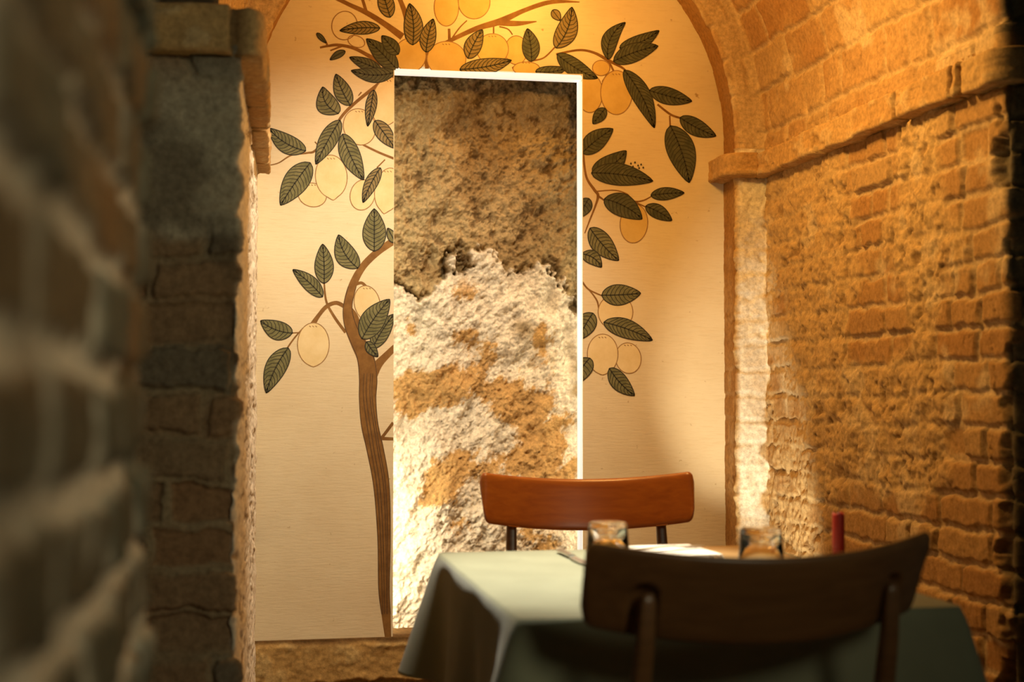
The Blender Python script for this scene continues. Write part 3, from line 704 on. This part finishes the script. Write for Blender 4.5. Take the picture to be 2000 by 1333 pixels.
# ---- table and cloth
ZTAB = EYE - 0.29
TX0, TX1, TY0, TY1 = 0.338, 0.938, 1.770, 2.520
tcx, tcy = (TX0 + TX1) / 2, (TY0 + TY1) / 2
tb = empty('restaurant_table', (tcx, tcy, 0), 'small square-edged restaurant table hidden under the pale green cloth', 'table')
def lbox(*a):
    bm = bmesh.new(); box(bm, *a); bmesh.ops.bevel(bm, geom=bm.edges[:], offset=0.004, segments=2, affect='EDGES'); return bm
hx, hy = (TX1 - TX0) / 2 - 0.004, (TY1 - TY0) / 2 - 0.004
bm_obj('tabletop', lbox(-hx, hx, -hy, hy, ZTAB - 0.032, ZTAB - 0.006), M_WOODP, tb, False)
for sx in (-1, 1):
    for sy in (-1, 1):
        bm_obj('leg', lbox(sx * (hx - .06) - .02, sx * (hx - .06) + .02, sy * (hy - .04) - .02, sy * (hy - .04) + .02, 0, ZTAB - 0.032), M_WOODP, tb, False)
def cloth_mat():
    m, nt, b = nodes('sage_cotton', 0.85, spec=0.2)
    tc = nt.nodes.new('ShaderNodeTexCoord'); wv = noise_node(nt, 400, 2, 0.5, tc.outputs['Object'])
    n = noise_node(nt, 12, 4, 0.5, tc.outputs['Object'])
    r = ramp(nt, n.outputs[0], [(0.3, (0.215, 0.225, 0.150)), (0.7, (0.25, 0.26, 0.175))]); nt.links.new(r.outputs[0], b.inputs['Base Color'])
    bump(nt, b, wv.outputs[0], 0.25, 0.0006); b.inputs['Sheen Weight'].default_value = 0.15; return m
M_CLOTH = cloth_mat()
def cloth():
    # perimeter walked counter-clockwise, corners rounded; rows: inner top rings, edge, hanging skirt
    per = []; r = 0.010; X0, X1, Y0, Y1 = TX0, TX1, TY0, TY1; nc = 26; ns = 110
    def line(a, b, n, nrm):
        for i in range(n): k = (i + .5) / n; per.append((a[0] + (b[0] - a[0]) * k, a[1] + (b[1] - a[1]) * k, nrm[0], nrm[1], 0.0, k))
    def arc(cx, cy, a0):
        for i in range(nc + 1):
            a = a0 + math.pi / 2 * i / nc; per.append((cx + r * math.cos(a), cy + r * math.sin(a), math.cos(a), math.sin(a), math.sin(math.pi * i / nc), 0))
    line((X0 + r, Y0), (X1 - r, Y0), ns, (0, -1)); arc(X1 - r, Y0 + r, -math.pi / 2)
    line((X1, Y0 + r), (X1, Y1 - r), ns, (1, 0)); arc(X1 - r, Y1 - r, 0)
    line((X1 - r, Y1), (X0 + r, Y1), ns, (0, 1)); arc(X0 + r, Y1 - r, math.pi / 2)
    line((X0, Y1 - r), (X0, Y0 + r), ns, (-1, 0)); arc(X0 + r, Y0 + r, math.pi)
    n = len(per); per = np.array(per); cxy = np.array([tcx, tcy])
    arcl = np.r_[0, np.cumsum(np.hypot(np.diff(per[:, 0]), np.diff(per[:, 1])))]
    corner = per[:, 4]
    # how near each point is to a corner, along the edge
    cpts = np.array([(X0, Y0), (X1, Y0), (X1, Y1), (X0, Y1)])
    dc = np.min(np.hypot(per[:, 0][:, None] - cpts[:, 0], per[:, 1][:, None] - cpts[:, 1]), axis=1)
    near = np.exp(-(dc / 0.075) ** 2)
    rows = []
    for k in np.linspace(0.0, 0.985, 24):
        q = cxy + (per[:, :2] - cxy) * k; z = np.full(n, ZTAB) + 0.0006 * fbm(q[:, 0] * 14, q[:, 1] * 14, 3, 5)
        z += 0.0018 * np.exp(-((q[:, 0] - (TX0 + 0.12)) / 0.004) ** 2) * (k > 0.02)      # pressed crease
        rows.append(np.stack([q[:, 0], q[:, 1], z], 1))
    drop = 0.203
    for k in np.linspace(0, 1, 46):
        v = k * (drop + 0.0 * near)
        fold = (0.012 * np.sin(arcl * 17 + 1.3 * np.sin(arcl * 6) + 0.8) + 0.004 * np.sin(arcl * 41 + 2)) * k ** 1.1 * (1 - 0.6 * near)
        flare = (0.014 + 0.05 * near) * k + 0.004 * (1 - math.exp(-k * 30)) - 0.012 * np.exp(-((dc - 0.09) / 0.035) ** 2) * k
        o_ = flare + fold
        z = ZTAB - v - 0.003 * (k > 0)
        rows.append(np.stack([per[:, 0] + per[:, 2] * o_, per[:, 1] + per[:, 3] * o_, z], 1))
    P = np.array(rows); P = np.concatenate([P, P[:, :1]], 1)
    o = grid_mesh('tablecloth', P, M_CLOTH, flip=True)
    bm = bmesh.new(); bm.from_mesh(o.data); bmesh.ops.remove_doubles(bm, verts=bm.verts, dist=1e-5); bm.normal_update(); bm.to_mesh(o.data); bm.free()
    md = o.modifiers.new('thickness', 'SOLIDIFY'); md.thickness = 0.0016; md.offset = 0
    tag(o, 'pale sage green cotton cloth draped over the restaurant table', 'tablecloth')
cloth()
ZC_ = ZTAB + 0.002

# ---- place settings
m, nt, b = nodes('kraft_paper', 0.8, (0.40, 0.24, 0.085)); M_KRAFT = m
m, nt, b = nodes('white_napkin', 0.85, (0.80, 0.76, 0.68)); M_NAP = m
m, nt, b = nodes('steel', 0.25, (0.62, 0.60, 0.56), metal=1); M_STEEL = m
m, nt, b = nodes('clear_glass', 0.02, (0.97, 0.98, 0.96)); b.inputs['Transmission Weight'].default_value = 1; b.inputs['IOR'].default_value = 1.33; M_GLASS = m
m, nt, b = nodes('red_wax', 0.45, (0.50, 0.022, 0.008)); b.inputs['Subsurface Weight'].default_value = 0.15; b.inputs['Subsurface Radius'].default_value = (0.01, 0.002, 0.001); M_WAX = m
m, nt, b = nodes('charred_wick', 0.9, (0.03, 0.02, 0.015)); M_WICK = m
m, nt, b = nodes('dark_glazed_holder', 0.3, (0.06, 0.02, 0.015)); M_HOLD = m

def sheet_obj(name, x0, x1, y0, y1, z, th, mat, rz, label, cat, fold=False):
    e_ = empty(name, ((x0 + x1) / 2, (y0 + y1) / 2, z), label, cat, rz) if fold else None
    bm = bmesh.new(); w_, d_ = (x1 - x0) / 2, (y1 - y0) / 2; n = 14
    box(bm, -w_, w_, -d_, d_, 0, th); bmesh.ops.bevel(bm, geom=bm.edges[:], offset=min(th * .45, .0015), segments=2, affect='EDGES')
    o = bm_obj(name, bm, mat, None, False); o.location = ((x0 + x1) / 2, (y0 + y1) / 2, z); o.rotation_euler = (0, 0, rz)
    tag(o, label, cat); return o
sheet_obj('placemat', 0.600, 0.925, 2.225, 2.510, ZC_ , 0.0012, M_KRAFT, 0, 'brown paper placemat on the far side of the table, under the napkin', 'placemat')
def napkin(cx, cy, w_, d_, z, rz):
    P = []; n = 20; bm = bmesh.new()
    for layer in range(3):
        sh = layer * 0.0025; vs = box(bm, -w_ / 2 + sh, w_ / 2 - sh * .4, -d_ / 2 + sh, d_ / 2, layer * 0.0026, layer * 0.0026 + 0.0023)
    bmesh.ops.bevel(bm, geom=bm.edges[:], offset=0.0009, segments=2, affect='EDGES')
    o = bm_obj('folded_napkin', bm, M_NAP, None, False); o.location = (cx, cy, z); o.rotation_euler = (0, 0, rz)
    tag(o, 'white folded napkin under a dark fork, between the two glasses', 'napkin')
na = onZ(1312, 1085, ZC_)
napkin(na.x, na.y, 0.130, 0.17, ZC_ + 0.0014, math.radians(3))

def fork(name, loc, rz, label):
    r = empty(name, loc, label, 'fork', rz)
    def strip(pts, parent_name):
        bm = bmesh.new(); prev = None; secs = []
        for (x, y, z, w_) in pts:
            secs.append([bm.verts.new((x - w_, y, z - .0008)), bm.verts.new((x + w_, y, z - .0008)), bm.verts.new((x + w_, y, z + .0010)), bm.verts.new((x - w_, y, z + .0010))])
        for a, b in zip(secs, secs[1:]):
            for i in range(4): bm.faces.new((a[i], a[(i + 1) % 4], b[(i + 1) % 4], b[i]))
        bm.faces.new(secs[0][::-1]); bm.faces.new(secs[-1]); return bm
    bm_obj('handle', strip([(0, -.095, .002, .007), (0, -.085, .0025, .009), (0, -.03, .005, .005), (0, .02, .007, .0035), (0, .035, .006, .008), (0, .045, .004, .012)], ''), M_STEEL, r, False)
    for k in range(4):
        x = -.0105 + k * .007; bm_obj('tine', strip([(x, .044, .004, .0018), (x, .065, .003, .0014), (x, .088, .0055, .001)], ''), M_STEEL, r, False)
    return r
def knife(name, loc, rz, label):
    r = empty(name, loc, label, 'knife', rz)
    bm_obj('handle', loft_post([(0, 0, 0, .004, .003)] * 1 + [(0, 0, .001, .004, .003)]) if False else lbox(-.007, .007, -.1, -.005, 0, .006), M_STEEL, r, False)
    bm = bmesh.new(); pts = [(-.006, -.006), (.006, -.006), (.009, .03), (.009, .08), (.004, .108), (-.006, .1)]
    lo = [bm.verts.new((x, y, .001)) for x, y in pts]; hi = [bm.verts.new((x, y, .0025)) for x, y in pts]
    bm.faces.new(lo[::-1]); bm.faces.new(hi)
    for i in range(6): bm.faces.new((lo[i], lo[(i + 1) % 6], hi[(i + 1) % 6], hi[i]))
    bm_obj('blade', bm, M_STEEL, r, False); return r
q = onZ(1290, 1076, ZC_ + .01); fork('fork', (q.x, q.y, ZC_ + 0.0095), math.radians(-72), 'dark metal fork lying across the white folded napkin')
q = onZ(1400, 1100, ZC_); fork('fork', (q.x, q.y - 0.0, ZC_ + 0.002), math.radians(-14), 'fork with its tines just showing between the napkin and the right-hand glass')
a_ = onZ(1092, 1079, ZC_); b_ = onZ(1140, 1102, ZC_); d_ = (b_ - a_).normalized(); q = a_ + d_ * 0.1
knife('table_knife', (q.x, q.y, ZC_ + 0.001), math.atan2(-d_.x, d_.y), 'steel table knife lying on the cloth left of the left-hand glass')

def tumbler(px, pyt, zt_h, label, rr=0.031, rim=0.0375):
    """upturned tumbler: thick foot on top, rim on the cloth"""
    q = onZ(px, pyt, ZTAB + zt_h); H = zt_h - 0.002
    prof = [(0.0, H), (rr - .006, H), (rr - .002, H - .0015), (rr, H - .005), (rr + .0006, H - .018), (rim - .001, .004), (rim, .001), (rim - .0012, 0), (rim - .0018, .001), (rim - .0022, .005), (rr - .0014, H - .009), (rr - .006, H - .012), (0.0, H - .012)]
    bm = bmesh.new(); n = 48; rings = []
    for (r_, z) in prof:
        if r_ == 0: rings.append([bm.verts.new((0, 0, z))])
        else: rings.append([bm.verts.new((r_ * math.cos(2 * math.pi * i / n), r_ * math.sin(2 * math.pi * i / n), z)) for i in range(n)])
    for a, b in zip(rings, rings[1:]):
        for i in range(n):
            j = (i + 1) % n
            if len(a) == 1: bm.faces.new((a[0], b[i], b[j]))
            elif len(b) == 1: bm.faces.new((a[i], b[0], a[j]))
            else: bm.faces.new((a[i], b[i], b[j], a[j]))
    o = bm_obj('upturned_glass', bm, M_GLASS); o.location = (q.x, q.y, ZC_ + 0.0014)
    tag(o, label, 'glass'); return o
tumbler(1187, 1021, 0.080, 'clear upturned glass tumbler in front of the orange-brown chair back, left of the napkin')
tumbler(1486, 1033, 0.080, 'clear upturned glass tumbler right of the napkin, nearer the red candle')

# ---- candle
q = onZ(1638, 1109, ZC_)
cnd = empty('red_candle', (q.x, q.y, ZC_), 'short red candle standing near the right edge of the table', 'candle')
bm = bmesh.new(); n = 28; rings = []
for (r_, z) in [(0.0098, 0.012), (0.0100, 0.04), (0.0098, 0.084), (0.0088, 0.0875), (0.0055, 0.086), (0.0, 0.0845)]:
    rings.append([bm.verts.new((r_ * math.cos(2 * math.pi * i / n), r_ * math.sin(2 * math.pi * i / n), z + (0.0015 * math.sin(i * .7) if z > .08 and r_ > 0 else 0))) for i in range(n)] if r_ else [bm.verts.new((0, 0, z))])
for a, b in zip(rings, rings[1:]):
    for i in range(n):
        j = (i + 1) % n
        if len(b) == 1: bm.faces.new((a[i], a[j], b[0]))
        else: bm.faces.new((a[i], a[j], b[j], b[i]))
bm.faces.new(rings[0][::-1]); bm_obj('wax_body', bm, M_WAX, cnd)
bm_obj('wick', loft_post([(0, 0, 0.083, .0009, .0009), (0.0005, 0, 0.090, .0009, .0009), (0.003, 0, 0.096, .0007, .0007)], 8), M_WICK, cnd)
bm = bmesh.new(); rings = []
for (r_, z) in [(0.030, 0.0005), (0.031, 0.003), (0.018, 0.005), (0.0135, 0.009), (0.0135, 0.020), (0.0105, 0.020), (0.0105, 0.012)]:
    rings.append([bm.verts.new((r_ * math.cos(2 * math.pi * i / n), r_ * math.sin(2 * math.pi * i / n), z)) for i in range(n)])
for a, b in zip(rings, rings[1:]):
    for i in range(n): bm.faces.new((a[i], a[(i + 1) % n], b[(i + 1) % n], b[i]))
bm.faces.new(rings[0][::-1]); bm.faces.new(rings[-1]); bm_obj('holder', bm, M_HOLD, cnd)
